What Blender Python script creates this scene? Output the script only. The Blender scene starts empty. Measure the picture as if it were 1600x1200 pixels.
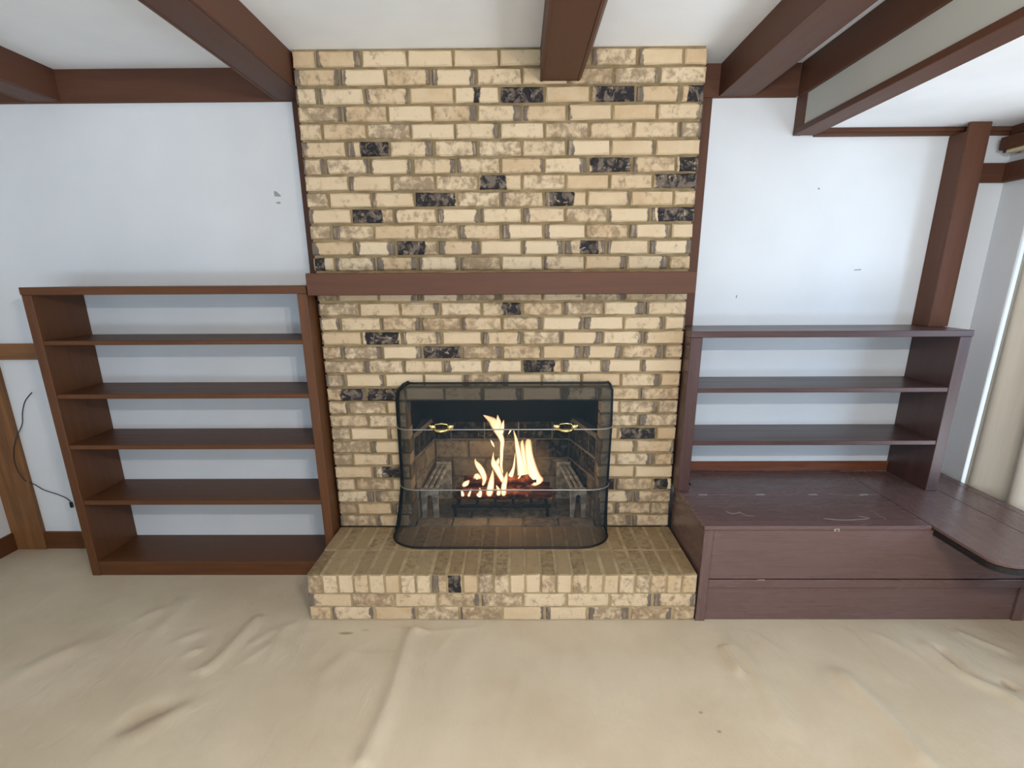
import bpy, bmesh, math, random
import numpy as np
from mathutils import Vector, Matrix
random.seed(7)
RNG = random.Random(11)
C = bpy.context.scene.collection
SC = bpy.context.scene

# ---------------------------------------------------------------- camera, light, exposure
def camera():
    yaw, pit, rol = -0.01055885, 0.32385456, -0.00539017
    fwd = Vector((math.sin(yaw)*math.cos(pit), math.cos(yaw)*math.cos(pit), -math.sin(pit)))
    right = Vector((math.cos(yaw), -math.sin(yaw), 0)); up = right.cross(fwd)
    r2 = math.cos(rol)*right + math.sin(rol)*up; u2 = -math.sin(rol)*right + math.cos(rol)*up
    cd = bpy.data.cameras.new('camera'); co = bpy.data.objects.new('camera', cd); C.objects.link(co)
    m = Matrix((r2, u2, -fwd)).transposed().to_4x4(); m.translation = Vector((0.0707396, -2.93723864, 1.49939104))
    co.matrix_world = m
    cd.sensor_fit = 'HORIZONTAL'; cd.sensor_width = 36.0; cd.lens = 932.982/1600*36
    cd.shift_x = -1.133/1600; cd.shift_y = 146.04/1600; cd.clip_start = 0.02
    SC.camera = co
camera()
SC.view_settings.view_transform = 'Standard'; SC.view_settings.look = 'None'
SC.view_settings.gamma = 1.0; SC.view_settings.use_curve_mapping = False
SC.view_settings.exposure = 0.0
w = bpy.data.worlds.new('world'); SC.world = w; w.use_nodes = True
w.node_tree.nodes['Background'].inputs[0].default_value = (0.72, 0.86, 1.0, 1)
w.node_tree.nodes['Background'].inputs[1].default_value = .35
def light(name, kind, loc, power, col, rot=(0,0,0), size=(1,1), radius=.05, spread=None):
    d = bpy.data.lights.new(name, kind); d.energy = power; d.color = col
    if kind == 'AREA':
        d.shape = 'RECTANGLE'; d.size, d.size_y = size
        if spread: d.spread = spread
    else: d.shadow_soft_size = radius
    o = bpy.data.objects.new(name, d); o.location = loc; o.rotation_euler = rot; C.objects.link(o); return o
WARM = (1.0, .91, .80)
# two bulbs of the ceiling fixture above and behind the camera
for k, (x, y, z) in enumerate([(.48,-2.98,2.03), (.80,-3.12,2.08)]):
    light('fixture_bulb', 'POINT', (x,y,z), 60, WARM, radius=.022)
# daylight through the right-wall window, and an added fill lamp behind the camera
light('window_daylight', 'AREA', (4.0,-2.35,1.75), 66, (.46,.72,1.0), (0, math.radians(86), math.radians(-28)), (1.3,1.2))
light('rear_fill', 'AREA', (-.2,-4.9,1.35), 30, (.82,.92,1.0), (math.radians(90),0,0), (3.6,1.9))

# added upward lamps outside both openings to brighten the ceiling
light('ceiling_fill', 'AREA', (3.7,-1.9,-.25), 120, (.86,.93,1.0), (0, math.radians(128), 0), (1.6,3.0))
light('rear_ceiling_fill', 'AREA', (-.2,-5.6,-.1), 210, (.68,.85,1.0), (math.radians(118),0,0), (4.0,1.6))

# ---------------------------------------------------------------- helpers
def s2l(c):
    return tuple(((v/255)/12.92 if v/255 <= .04045 else ((v/255+.055)/1.055)**2.4) for v in c) + (1,)
def link(o, parent=None):
    C.objects.link(o)
    if parent: o.parent = parent
    return o
def setp(o, label=None, cat=None, group=None, kind=None):
    if label: o['label'] = label
    if cat: o['category'] = cat
    if group: o['group'] = group
    if kind: o['kind'] = kind
    return o
def thing(name, loc, label, cat, group=None):
    o = bpy.data.objects.new(name, None); o.location = loc; o.empty_display_size = .05; C.objects.link(o)
    return setp(o, label, cat, group)
def world_of(p):
    v = Vector((0,0,0))
    while p is not None: v = v + p.location; p = p.parent
    return v
def obj(name, me, mat, parent=None, origin=None):
    """mesh given in world coordinates (no parents are rotated)"""
    if mat and not me.materials: me.materials.append(mat)
    o = bpy.data.objects.new(name, me)
    off = Vector(origin) if origin is not None else Vector((0,0,0))
    o.location = off - world_of(parent) if parent else off
    return link(o, parent)
def me_from_bm(bm, name='m', smooth=False):
    me = bpy.data.meshes.new(name); bm.normal_update(); bm.to_mesh(me); bm.free()
    if smooth:
        for p in me.polygons: p.use_smooth = True
    return me
def add_box(bm, a, b, bev=0.0):
    c = [(a[i]+b[i])/2 for i in range(3)]; s = [abs(b[i]-a[i]) for i in range(3)]
    t = bmesh.new(); bmesh.ops.create_cube(t, size=1.0)
    for v in t.verts: v.co = Vector([c[i]+v.co[i]*s[i] for i in range(3)])
    if bev: bmesh.ops.bevel(t, geom=list(t.edges), offset=min(bev, min(s)*.4), segments=1, affect='EDGES', profile=.5)
    m = bpy.data.meshes.new('t'); t.to_mesh(m); t.free(); bm.from_mesh(m); bpy.data.meshes.remove(m)
def boxes(name, lst, mat, parent=None, bev=.002):
    """one mesh of one or several boxes, origin at their middle"""
    lo = [min(min(a[i],b[i]) for a,b in lst) for i in range(3)]; hi = [max(max(a[i],b[i]) for a,b in lst) for i in range(3)]
    c = [(lo[i]+hi[i])/2 for i in range(3)]
    bm = bmesh.new()
    for a, b in lst: add_box(bm, [a[i]-c[i] for i in range(3)], [b[i]-c[i] for i in range(3)], bev)
    return obj(name, me_from_bm(bm, name), mat, parent, c)
def box(name, a, b, mat, parent=None, bev=.002): return boxes(name, [(a,b)], mat, parent, bev)
def add_tube(bm, pts, rad, seg=8, cap=True):
    pts = [Vector(p) for p in pts]; n = len(pts)
    rs = rad if isinstance(rad, (list,tuple)) else [rad]*n
    rings = []; prev = None
    for i, p in enumerate(pts):
        t = (pts[min(i+1,n-1)] - pts[max(i-1,0)]).normalized()
        if prev is None:
            a = Vector((0,0,1)) if abs(t.z) < .9 else Vector((1,0,0)); u = t.cross(a).normalized()
        else:
            u = (prev - t*prev.dot(t)).normalized()
        prev = u; v = t.cross(u)
        rings.append([bm.verts.new(p + rs[i]*(math.cos(2*math.pi*k/seg)*u + math.sin(2*math.pi*k/seg)*v)) for k in range(seg)])
    for i in range(n-1):
        for k in range(seg):
            bm.faces.new((rings[i][k], rings[i][(k+1)%seg], rings[i+1][(k+1)%seg], rings[i+1][k]))
    if cap:
        bm.faces.new(list(reversed(rings[0]))); bm.faces.new(rings[-1])
def tube(name, pts, rad, mat, parent=None, seg=8):
    c = [sum(p[i] for p in pts)/len(pts) for i in range(3)]
    bm = bmesh.new(); add_tube(bm, [[p[i]-c[i] for i in range(3)] for p in pts], rad, seg)
    return obj(name, me_from_bm(bm, name, True), mat, parent, c)
def prism(name, poly, axis, lo, hi, mat, parent=None, bev=0):
    """polygon (2-D, in the two other axes in order) extruded along axis"""
    def mk(p, t):
        q = [p[0], p[1]]; q.insert(axis, t); return q
    bm = bmesh.new()
    A = [bm.verts.new(mk(p, lo)) for p in poly]; B = [bm.verts.new(mk(p, hi)) for p in poly]
    bm.faces.new(A); bm.faces.new(B); n = len(poly)
    for i in range(n): bm.faces.new((A[i], A[(i+1)%n], B[(i+1)%n], B[i]))
    bmesh.ops.recalc_face_normals(bm, faces=list(bm.faces))
    if bev: bmesh.ops.bevel(bm, geom=list(bm.edges), offset=bev, segments=1, affect='EDGES', profile=.5)
    c = Vector((0,0,0))
    for v in bm.verts: c += v.co
    c /= len(bm.verts)
    for v in bm.verts: v.co -= c
    return obj(name, me_from_bm(bm, name), mat, parent, c)
def smooth_line(pts, n):
    """Catmull-Rom through points"""
    P = [np.array(p, float) for p in pts]; P = [2*P[0]-P[1]] + P + [2*P[-1]-P[-2]]; out = []
    for i in range(1, len(P)-2):
        for k in range(n):
            t = k/n
            out.append(.5*((2*P[i]) + (P[i+1]-P[i-1])*t + (2*P[i-1]-5*P[i]+4*P[i+1]-P[i+2])*t*t + (3*P[i]-P[i-1]-3*P[i+1]+P[i+2])*t**3))
    out.append(P[-2]); return [tuple(map(float, p)) for p in out]

# ---------------------------------------------------------------- materials
class N:
    def __init__(s, name):
        s.m = bpy.data.materials.new(name); s.m.use_nodes = True; s.t = s.m.node_tree
        s.t.nodes.clear(); s.out = s.n('ShaderNodeOutputMaterial')
    def n(s, k, **kw):
        x = s.t.nodes.new(k)
        for a, b in kw.items(): setattr(x, a, b)
        return x
    def l(s, a, b): s.t.links.new(a, b)
    def put(s, sock, v):
        if hasattr(v, 'is_output'): s.l(v, sock)
        else: sock.default_value = v
    def math(s, op, a, b=0.0, c=None, clamp=False):
        x = s.n('ShaderNodeMath', operation=op, use_clamp=clamp); s.put(x.inputs[0], a); s.put(x.inputs[1], b)
        if c is not None: s.put(x.inputs[2], c)
        return x.outputs[0]
    def mix(s, f, a, b, mode='MIX'):
        x = s.n('ShaderNodeMix', data_type='RGBA', blend_type=mode); s.put(x.inputs[0], f); s.put(x.inputs[6], a); s.put(x.inputs[7], b); return x.outputs[2]
    def noise(s, vec, scale, detail=3, rough=.55, dist=0):
        x = s.n('ShaderNodeTexNoise'); s.l(vec, x.inputs['Vector']); x.inputs['Scale'].default_value = scale
        x.inputs['Detail'].default_value = detail; x.inputs['Roughness'].default_value = rough; x.inputs['Distortion'].default_value = dist
        return x.outputs[0]
    def ramp(s, f, stops):
        x = s.n('ShaderNodeMapRange', interpolation_type='SMOOTHSTEP'); s.put(x.inputs[0], f)
        x.inputs[1].default_value, x.inputs[2].default_value, x.inputs[3].default_value, x.inputs[4].default_value = stops
        return x.outputs[0]
    def coord(s, which='Object', scale=(1,1,1), offset=None):
        t = s.n('ShaderNodeTexCoord').outputs[which]; m = s.n('ShaderNodeMapping'); s.l(t, m.inputs[0]); m.inputs[3].default_value = scale
        if offset is not None: s.l(offset, m.inputs[1])
        return m.outputs[0]
    def attr(s, name):
        return s.n('ShaderNodeAttribute', attribute_type='OBJECT', attribute_name=name).outputs['Fac']
    def bsdf(s, col, rough=.6, bump=None, bstr=.3, bdist=.01, spec=.5, metal=0.0):
        b = s.n('ShaderNodeBsdfPrincipled'); s.put(b.inputs['Base Color'], col); s.put(b.inputs['Roughness'], rough)
        b.inputs['Specular IOR Level'].default_value = spec; b.inputs['Metallic'].default_value = metal
        if bump is not None:
            k = s.n('ShaderNodeBump'); k.inputs['Strength'].default_value = bstr; k.inputs['Distance'].default_value = bdist
            s.l(bump, k.inputs['Height']); s.l(k.outputs[0], b.inputs['Normal'])
        s.l(b.outputs[0], s.out.inputs[0]); return b

def wood(name, rgb, axis, rough=.42, var=.22, spec=.45):
    m = N(name); sc = [1,1,1]; sc = [14,14,14]; sc[axis] = .9
    rnd = m.n('ShaderNodeObjectInfo').outputs['Random']
    off = m.n('ShaderNodeCombineXYZ'); r100 = m.math('MULTIPLY', rnd, 37.0)
    for i in range(3): m.l(r100, off.inputs[i])
    v = m.coord('Object', tuple(sc), off.outputs[0])
    g = m.noise(v, 2.2, 5, .6, .6); v2 = m.coord('Object', (3,3,3), off.outputs[0]); p = m.noise(v2, 1.3, 3)
    base = s2l(rgb); dark = tuple(c*(1-var*1.6) for c in base[:3])+(1,); lite = tuple(min(1,c*(1+var*1.3)) for c in base[:3])+(1,)
    c1 = m.mix(m.ramp(g, (.3,.7,0,1)), dark, lite)
    c2 = m.mix(m.ramp(p, (.35,.7,0,.3)), c1, base)
    rr = m.ramp(g, (.3,.75,rough-.04,rough+.06))
    m.bsdf(c2, rr, g, .04, .001, spec); return m.m
def paint(name, rgb, rough=.75, bump=.12):
    m = N(name); v = m.coord('Object'); a = m.noise(v, 2.2, 4); b = m.noise(v, 160, 2)
    base = s2l(rgb); d = tuple(c*.955 for c in base[:3])+(1,)
    m.bsdf(m.mix(m.ramp(a,(.35,.65,0,1)), d, base), rough, b, bump, .001, .3); return m.m
def plain(name, rgb, rough=.5, metal=0.0, spec=.5):
    m = N(name); v = m.coord('Object'); a = m.noise(v, 30, 3); base = s2l(rgb); d = tuple(c*.85 for c in base[:3])+(1,)
    m.bsdf(m.mix(a, d, base), rough, None, 0, 0, spec, metal); return m.m

BEAM = [wood('beam_wood_%d'%i, (90,58,43), i, .55, .09, .25) for i in range(3)]
CASE = [wood('bookcase_wood_%d'%i, (92,56,31), i, .46, .12, .3) for i in range(3)]
CASE_R = [wood('dark_bookcase_wood_%d'%i, (74,50,48), i, .34, .12) for i in range(3)]
BENCH = [wood('bench_wood_%d'%i, (103,80,77), i, .28, .025, .5) for i in range(3)]
RAILW = wood('reddish_wood', (108,58,32), 0, .5)
CORNERW = [wood('corner_wood_%d'%i, (122,82,46), i, .55) for i in range(3)]
WALL = paint('wall_paint', (219,222,226)); CEIL = paint('ceiling_paint', (248,250,252), .85)
PANEL = paint('grey_panel_paint', (196,198,192), .7)
BLACK = plain('black_iron', (22,24,27), .5, .3); WIRE = plain('grey_wire', (165,163,160), .35, .8)
BRASS = plain('polished_brass', (244,222,150), .18, 1.0); STEEL = plain('pale_hinge_metal', (200,192,190), .3, .8)
CORD = plain('black_cord', (30,32,34), .5); CHIPM = plain('grey_chip', (160,160,160), .9)
ANDM = N('ashy_iron'); _v = ANDM.coord('Object'); _a = ANDM.noise(_v, 28, 4)
ANDM.bsdf(ANDM.mix(ANDM.ramp(_a,(.35,.65,0,1)), s2l((160,155,142)), s2l((222,216,202))), .9, _a, .5, .004, .2); ANDM = ANDM.m

def mortar(name, a, b):
    m = N(name); v = m.coord('Object'); n1 = m.noise(v, 14, 5); n2 = m.noise(v, 140, 3)
    m.bsdf(m.mix(m.ramp(n1,(.3,.7,0,1)), s2l(a), s2l(b)), .95, n2, .6, .003, .15); return m.m
MORT = mortar('mortar', (124,107,78), (150,132,101)); MORT_TOP = mortar('hearth_mortar', (150,132,102), (174,156,122)); MORT_DARK = mortar('sooty_mortar', (120,114,104), (156,148,134))

def brick_mat(name, pale, tan, grey, mott, black, marks=True):
    """tumbled brick: object attributes el / er / dk / mo set end bands, dark range and mottling of each brick"""
    m = N(name); info = m.n('ShaderNodeObjectInfo'); rnd = info.outputs['Random']
    off = m.n('ShaderNodeCombineXYZ')
    m.l(m.math('MULTIPLY', rnd, 91.0), off.inputs[0]); m.l(m.math('MULTIPLY', rnd, 53.0), off.inputs[1]); m.l(m.math('MULTIPLY', rnd, 17.0), off.inputs[2])
    v = m.coord('Object', (1,1,1), off.outputs[0])
    gx = m.n('ShaderNodeSeparateXYZ'); m.l(m.n('ShaderNodeTexCoord').outputs['Generated'], gx.inputs[0]); x = gx.outputs[0]
    wob = m.math('MULTIPLY', m.math('SUBTRACT', m.noise(v, 26, 3), .5), .22)
    xw = m.math('ADD', x, wob)
    base = m.mix(m.ramp(rnd,(0,1,0,1)), s2l(pale), s2l(tan))
    soft = m.noise(v, 11, 3); base = m.mix(m.ramp(soft,(.35,.7,0,.5)), base, s2l(pale))
    # brown mottles
    n1 = m.noise(v, 30, 5, .65, .3); n2 = m.noise(v, 85, 3, .6)
    mm = m.ramp(m.math('ADD', n1, m.math('MULTIPLY', m.math('SUBTRACT', m.attr('mo'), .5), .5)), (.50,.78,0,.8))
    c = m.mix(mm, base, s2l(mott))
    # flashed ends
    el = m.ramp(m.math('SUBTRACT', xw, m.attr('el')), (.015,-.015,0,1)); er = m.ramp(m.math('SUBTRACT', m.math('SUBTRACT',1.0,xw), m.attr('er')), (.015,-.015,0,1))
    e = m.math('MAXIMUM', el, er); streak = m.noise(m.coord('Object',(5,1,.6),off.outputs[0]), 30, 3)
    if marks: c = m.mix(m.math('MULTIPLY', e, m.ramp(streak,(.25,.55,.45,1))), c, s2l(grey))
    # black glaze with pale flecks
    da, db = m.attr('da'), m.attr('db')
    win = m.math('MULTIPLY', m.ramp(m.math('SUBTRACT', xw, da), (-.02,.02,0,1)), m.ramp(m.math('SUBTRACT', db, xw), (-.02,.02,0,1)))
    sw = m.noise(v, 24, 4, .6, .8); glaze = m.mix(m.ramp(sw, (.46,.62,0,1)), s2l(black), s2l(grey)); fleck = m.ramp(m.noise(v, 44, 5, .7, .8), (.56,.70,1,.15))
    if marks: c = m.mix(m.math('MULTIPLY', win, fleck), c, glaze)
    # pale lip along edges and fine pits
    pit = m.ramp(n2, (.66,.76,0,.45)); c = m.mix(pit, c, s2l(mott))
    h = m.math('ADD', n1, m.math('MULTIPLY', n2, .6))
    m.bsdf(c, m.ramp(n1,(.3,.7,.72,.9)), h, .6, .005, .25); return m.m
BRICK = brick_mat('tan_brick', (210,189,158), (191,164,129), (110,98,87), (126,106,84), (40,37,40))
HBRICK = brick_mat('dusty_hearth_brick', (158,137,104), (140,119,88), (112,96,76), (112,94,70), (62,56,52), False)
FBRICK = brick_mat('sooty_firebrick', (178,164,140), (150,136,116), (84,78,72), (104,94,84), (24,25,27))
SOOT = plain('soot_black', (20,22,24), .95, 0, .1)
FLAMES=[(0.22,[(-0.018,0.461,0.0051),(-0.026,0.503,0.0092),(-0.024,0.556,0.0112),(-0.022,0.604,0.0122),(-0.019,0.646,0.0153),(-0.028,0.678,0.0194),(-0.046,0.715,0.0255),(-0.062,0.752,0.0296),(-0.087,0.774,0.0184),(-0.12,0.795,0.0026)]),
(0.235,[(-0.054,0.69,0.0153),(-0.047,0.716,0.0255),(-0.039,0.748,0.0194),(-0.041,0.772,0.0102),(-0.043,0.793,0.0015)]),
(0.21,[(-0.028,0.686,0.0153),(-0.02,0.718,0.0153),(-0.014,0.747,0.0092),(-0.009,0.77,0.0015)]),
(0.26,[(0.093,0.418,0.0337),(0.085,0.481,0.0286),(0.074,0.545,0.0204),(0.065,0.598,0.0163),(0.056,0.651,0.0102),(0.043,0.701,0.002)]),
(0.24,[(0.182,0.392,0.0485),(0.159,0.439,0.0408),(0.141,0.503,0.0326),(0.128,0.567,0.0265),(0.124,0.614,0.0235),(0.125,0.649,0.0173),(0.126,0.658,0.0061)]),
(0.28,[(0.117,0.423,0.0306),(0.109,0.497,0.0224),(0.096,0.571,0.0153),(0.09,0.619,0.0122),(0.093,0.64,0.0031)]),
(0.19,[(-0.129,0.401,0.0071),(-0.119,0.443,0.0173),(-0.132,0.486,0.0204),(-0.152,0.52,0.0184),(-0.166,0.544,0.0082),(-0.166,0.56,0.0015)]),
(0.18,[(-0.011,0.42,0.0112),(-0.026,0.454,0.0173),(-0.047,0.502,0.0235),(-0.064,0.533,0.0214),(-0.069,0.563,0.0082),(-0.065,0.6,0.0015)]),
(0.19,[(-0.053,0.512,0.0153),(-0.043,0.544,0.0112),(-0.038,0.565,0.002)]),
(0.15,[(-0.095,0.351,0.0235),(-0.083,0.412,0.0224),(-0.073,0.476,0.0112),(-0.07,0.508,0.002)]),
(0.14,[(-0.013,0.358,0.0173),(-0.01,0.415,0.0184),(-0.0,0.46,0.0133),(0.009,0.501,0.002)]),
(0.22,[(0.023,0.442,0.0204),(0.035,0.472,0.0133),(0.045,0.509,0.0071),(0.052,0.583,0.002)]),
(0.13,[(-0.151,0.359,0.0214),(-0.139,0.384,0.0122),(-0.143,0.413,0.002)]),
(0.13,[(-0.206,0.359,0.0102),(-0.195,0.386,0.0066),(-0.188,0.407,0.0015)]),
(0.14,[(-0.236,0.356,0.0122),(-0.239,0.381,0.0092),(-0.245,0.398,0.002)]),
(0.17,[(-0.241,0.406,0.0102),(-0.219,0.422,0.0173),(-0.201,0.441,0.0051)]),
(0.19,[(-0.182,0.446,0.0041),(-0.16,0.455,0.0235),(-0.134,0.446,0.0051)]),
(0.2,[(-0.061,0.619,0.002),(-0.071,0.641,0.0071),(-0.082,0.664,0.0015)]),
(0.15,[(-0.043,0.357,0.0153),(-0.039,0.386,0.0133),(-0.053,0.42,0.0031)]),
(0.16,[(0.067,0.452,0.0061),(0.082,0.473,0.0051),(0.093,0.493,0.0015)]),
(0.2,[(0.015,0.692,0.0015),(0.026,0.711,0.0051),(0.035,0.726,0.0015)])]
# ---------------------------------------------------------------- the room
XL, XR, YB, YF = -2.88, 2.40, .25, -4.6
ZC, ZL, XS = 2.412, 2.148, 1.368
def struct(o): o['kind'] = 'structure'; return o

RIDGES = [
 ([(-.377,-.60),(-.407,-.70),(-.407,-.96),(-.413,-1.16),(-.438,-1.42)], .024, .030, .02),
 ([(.939,-.75),(.950,-.94)], .022, .018, .01), ([(.96,-.66),(1.013,-.917),(1.002,-1.30)], .012, .045, .1),
 ([(1.331,-.89),(1.37,-1.138),(1.381,-1.44)], .024, .045, .06),
 ([(1.80,-.69),(1.815,-.923),(1.899,-1.049),(1.915,-1.15)], .016, .026, .05), ([(1.845,-.74),(1.853,-.93)], -.034, .015, .01), ([(1.95,-.97),(1.957,-1.02)], -.028, .013, .01),
 ([(-1.232,-.92),(-1.179,-.871),(-1.14,-.554),(-1.117,-.52)], .017, .026, .03), ([(-.95,-.814),(-.986,-.648),(-.956,-.55)], .010, .030, .05),
 ([(-1.544,-.674),(-1.546,-.517),(-1.589,-.32)], .011, .04, .08), ([(-1.956,-1.0),(-1.889,-.859),(-1.784,-.69)], .012, .05, .1),
 ([(-1.328,-1.28),(-1.285,-1.163),(-1.20,-1.09)], -.024, .05, .06), ([(-1.29,-1.30),(-1.22,-1.19),(-1.12,-1.10)], .012, .05, .06), ([(1.49,-.56),(1.531,-.655),(1.524,-.975)], .008, .016, .05),
 ([(-1.327,-.815),(-1.276,-.755)], .012, .022, .02), ([(-.716,-.96),(-.689,-.87)], .006, .03, .05), ([(.214,-1.035),(.256,-.79)], .005, .03, .08), ([(.625,-.69),(.536,-1.07)], .004, .04, .1),
 ([(1.12,-.70),(1.25,-1.30)], .006, .08, .15), ([(-.15,-.62),(-.2,-1.4)], .006, .06, .15), ([(2.05,-.8),(2.2,-1.3)], .012, .05, .1),
 ([(-.50,-.60),(-.36,-.63),(-.1,-.60)], .006, .014, .03), ([(.02,-.66),(.05,-.78)], .005, .012, .03), ([(-.22,-.62),(-.27,-.80)], .005, .014, .04), ([(.34,-.70),(.40,-.95)], .004, .016, .05), ([(.72,-.62),(.80,-.85)], .006, .018, .05),
 ([(-.62,-.72),(-.70,-.95),(-.66,-1.2)], .006, .03, .08), ([(1.10,-.62),(1.18,-.80)], .006, .012, .03), ([(.08,-.9),(.02,-1.3)], .004, .025, .08), ([(-1.02,-.60),(-1.10,-.75)], .007, .016, .03), ([(1.62,-.62),(1.70,-.75),(1.74,-.95)], .007, .014, .04), ([(2.0,-.62),(2.12,-.80)], .009, .015, .03),
 ([(.962,-.76),(.972,-.93)], -.014, .008, .01), ([(-1.06,-.86),(-1.0,-.72)], .007, .018, .03), ([(-1.42,-.72),(-1.34,-.62)], .008, .022, .04), ([(-1.7,-.55),(-1.62,-.42)], .007, .03, .05)]
def carpet():
    xs = np.arange(XL, XR+.001, .016); xs[-1] = XR
    ys = np.concatenate([np.arange(YB+.03, -1.75, -.014), np.linspace(-1.78, YF, 14)])
    X, Y = np.meshgrid(xs, ys); Z = np.zeros_like(X)
    rng = np.random.RandomState(3)
    for k in range(26):                                     # soft swells of a loose carpet
        cx, cy = rng.uniform(-2.6,2.3), rng.uniform(-1.6,-.6); a = rng.uniform(-.5,.5)+math.atan2(cx, 2.6)*.6
        dx, dy = X-cx, Y-cy; u = dx*math.cos(a)-dy*math.sin(a); v = dx*math.sin(a)+dy*math.cos(a)
        Z += rng.uniform(-.004,.006)*np.exp(-(u/rng.uniform(.04,.09))**2-(v/rng.uniform(.15,.4))**2)
    for pts, h, wd, fade in RIDGES:
        L = np.array(smooth_line([(p[0],p[1]) for p in pts], 6)); best = np.full(X.shape, 9.0); tt = np.zeros_like(X); acc = 0
        seg = np.linalg.norm(np.diff(L,axis=0),axis=1); tot = seg.sum()
        for i in range(len(L)-1):
            a, d = L[i], L[i+1]-L[i]; t = np.clip(((X-a[0])*d[0]+(Y-a[1])*d[1])/max(seg[i]**2,1e-9),0,1)
            q = np.hypot(X-a[0]-t*d[0], Y-a[1]-t*d[1]); k = q < best; best = np.where(k,q,best); tt = np.where(k, acc+t*seg[i], tt); acc += seg[i]
        end = np.minimum(tt, tot-tt); amp = np.clip(end/max(fade,.01),0,1)*.75+.25
        Z += h*amp*np.exp(-(best/wd)**2)
    m = np.clip((-.575-Y)/.06,0,1); m = np.where((X<-.93)&(Y<-.13), np.clip((-.13-Y)/.05,0,1), m); m = np.where(X<-.93, m, np.where(Y>-.575,0,m))
    Z *= m; Z = np.maximum(Z, -.019)
    ny, nx = X.shape; V = np.stack([X,Y,Z],-1).reshape(-1,3); idx = np.arange(ny*nx).reshape(ny,nx)
    F = np.stack([idx[:-1,:-1],idx[1:,:-1],idx[1:,1:],idx[:-1,1:]],-1).reshape(-1,4)
    me = bpy.data.meshes.new('floor'); me.from_pydata(V.tolist(), [], F.tolist()); me.polygons.foreach_set('use_smooth', [True]*len(F)); me.update()
    m = N('cream_carpet'); v = m.coord('Object'); a = m.noise(v, 1.7, 4); b = m.noise(v, 9, 4); f = m.noise(v, 420, 2)
    c = m.mix(m.ramp(a,(.35,.65,0,1)), s2l((202,187,163)), s2l((192,176,151)))
    c = m.mix(m.ramp(b,(.6,.78,0,.35)), c, s2l((188,174,148)))
    sp = m.n('ShaderNodeSeparateXYZ'); m.l(v, sp.inputs[0])
    for (sx, sy, rx, ry, k) in ((-.70,-.645,.035,.012,.6), (.729,-1.15,.008,.008,.55), (.765,-1.247,.008,.008,.6), (-.62,-.62,.02,.01,.25), (-1.27,-1.20,.075,.10,.30), (-.55,-.78,.10,.02,.10), (1.84,-.83,.02,.10,.55), (1.953,-.995,.014,.035,.5)):   # small stains, one dark patch, and crease shade painted into two grooves
        d = m.math('ADD', m.math('POWER', m.math('DIVIDE', m.math('SUBTRACT', sp.outputs[0], sx), rx), 2.0), m.math('POWER', m.math('DIVIDE', m.math('SUBTRACT', sp.outputs[1], sy), ry), 2.0))
        c = m.mix(m.ramp(d,(0,1.6,k,0)), c, s2l((128,98,70)))
    cr = m.noise(m.coord('Object',(1.6,.7,1)), 7, 4, .6, .6); m.bsdf(c, .95, m.math('ADD', m.math('MULTIPLY', cr, 6.0), f), .35, .004, .1)
    struct(obj('floor', me, m.m))
carpet()

def wall_with_hole(name, axis, pos, th, u0, u1, v0, v1, hole, mat):
    """slab normal to axis; u along the other horizontal axis, v = z; hole = (u0,u1,v0,v1)"""
    h = hole; L = []
    for a, b, c, d in ((u0,h[0],v0,v1), (h[1],u1,v0,v1), (h[0],h[1],v0,h[2]), (h[0],h[1],h[3],v1)):
        if b-a > 1e-4 and d-c > 1e-4:
            L.append((((pos,a,c),(pos+th,b,d)) if axis == 0 else ((a,pos,c),(b,pos+th,d))))
    return struct(boxes(name, L, mat, None, 0))
wb = struct(boxes('wall_back', [((XL,YB,-.02),(-.89,YB+.1,ZC)), ((.875,YB,-.02),(XR+.15,YB+.1,ZC))], WALL, None, 0))
def chip(pts, yy=YB):
    prism('paint_chip', pts, 1, yy-.0012, yy+.001, CHIPM, wb)
chip([(-1.118,1.900),(-1.108,1.902),(-1.085,1.881),(-1.090,1.877),(-1.117,1.878)]); chip([(-1.118,1.848),(-1.10,1.855),(-1.088,1.850),(-1.10,1.844)])
chip([(1.517,1.900),(1.525,1.900),(1.525,1.891),(1.517,1.893)]); chip([(1.755,1.526),(1.79,1.529),(1.79,1.523),(1.757,1.521)]); chip([(1.180,1.405),(1.186,1.407),(1.184,1.392),(1.179,1.390)])
struct(box('wall_left', (XL-.1,YF,-.02), (XL,YB+.1,ZC), WALL, None, 0))
wall_with_hole('wall_right', 0, XR, .15, YF, YB, -.02, ZC, (-3.2,.06,.30,1.92), WALL)
wall_with_hole('wall_front', 1, YF-.1, .1, XL, XR, -.02, ZC, (-2.0,1.6,.35,2.35), WALL)
struct(box('ceiling', (XL-.1,YF-.1,ZC), (XS,YB+.1,ZC+.06), CEIL, None, 0))
struct(box('ceiling', (XS+.028,YF-.1,ZL), (XR+.15,YB+.1,ZL+.06), CEIL, None, 0))
# dropped soffit between the high and the low ceiling: beam along the top, grey panel, frame boards
sof = bpy.data.objects.new('soffit', None); sof.location = (XS,YB,2.12); C.objects.link(sof); sof['kind'] = 'structure'
box('top_board', (XS-.012,YF,2.274), (XS+.03,.23,ZC), BEAM[1], sof); box('side_panel', (XS,YF,2.13), (XS+.03,.235,2.28), PANEL, sof, 0)
box('corner_board', (XS-.006,.15,2.122), (XS+.03,YB,2.28), BEAM[2], sof); box('bottom_board', (XS-.012,YF,2.120), (1.458,.232,2.1455), BEAM[1], sof)
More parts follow.
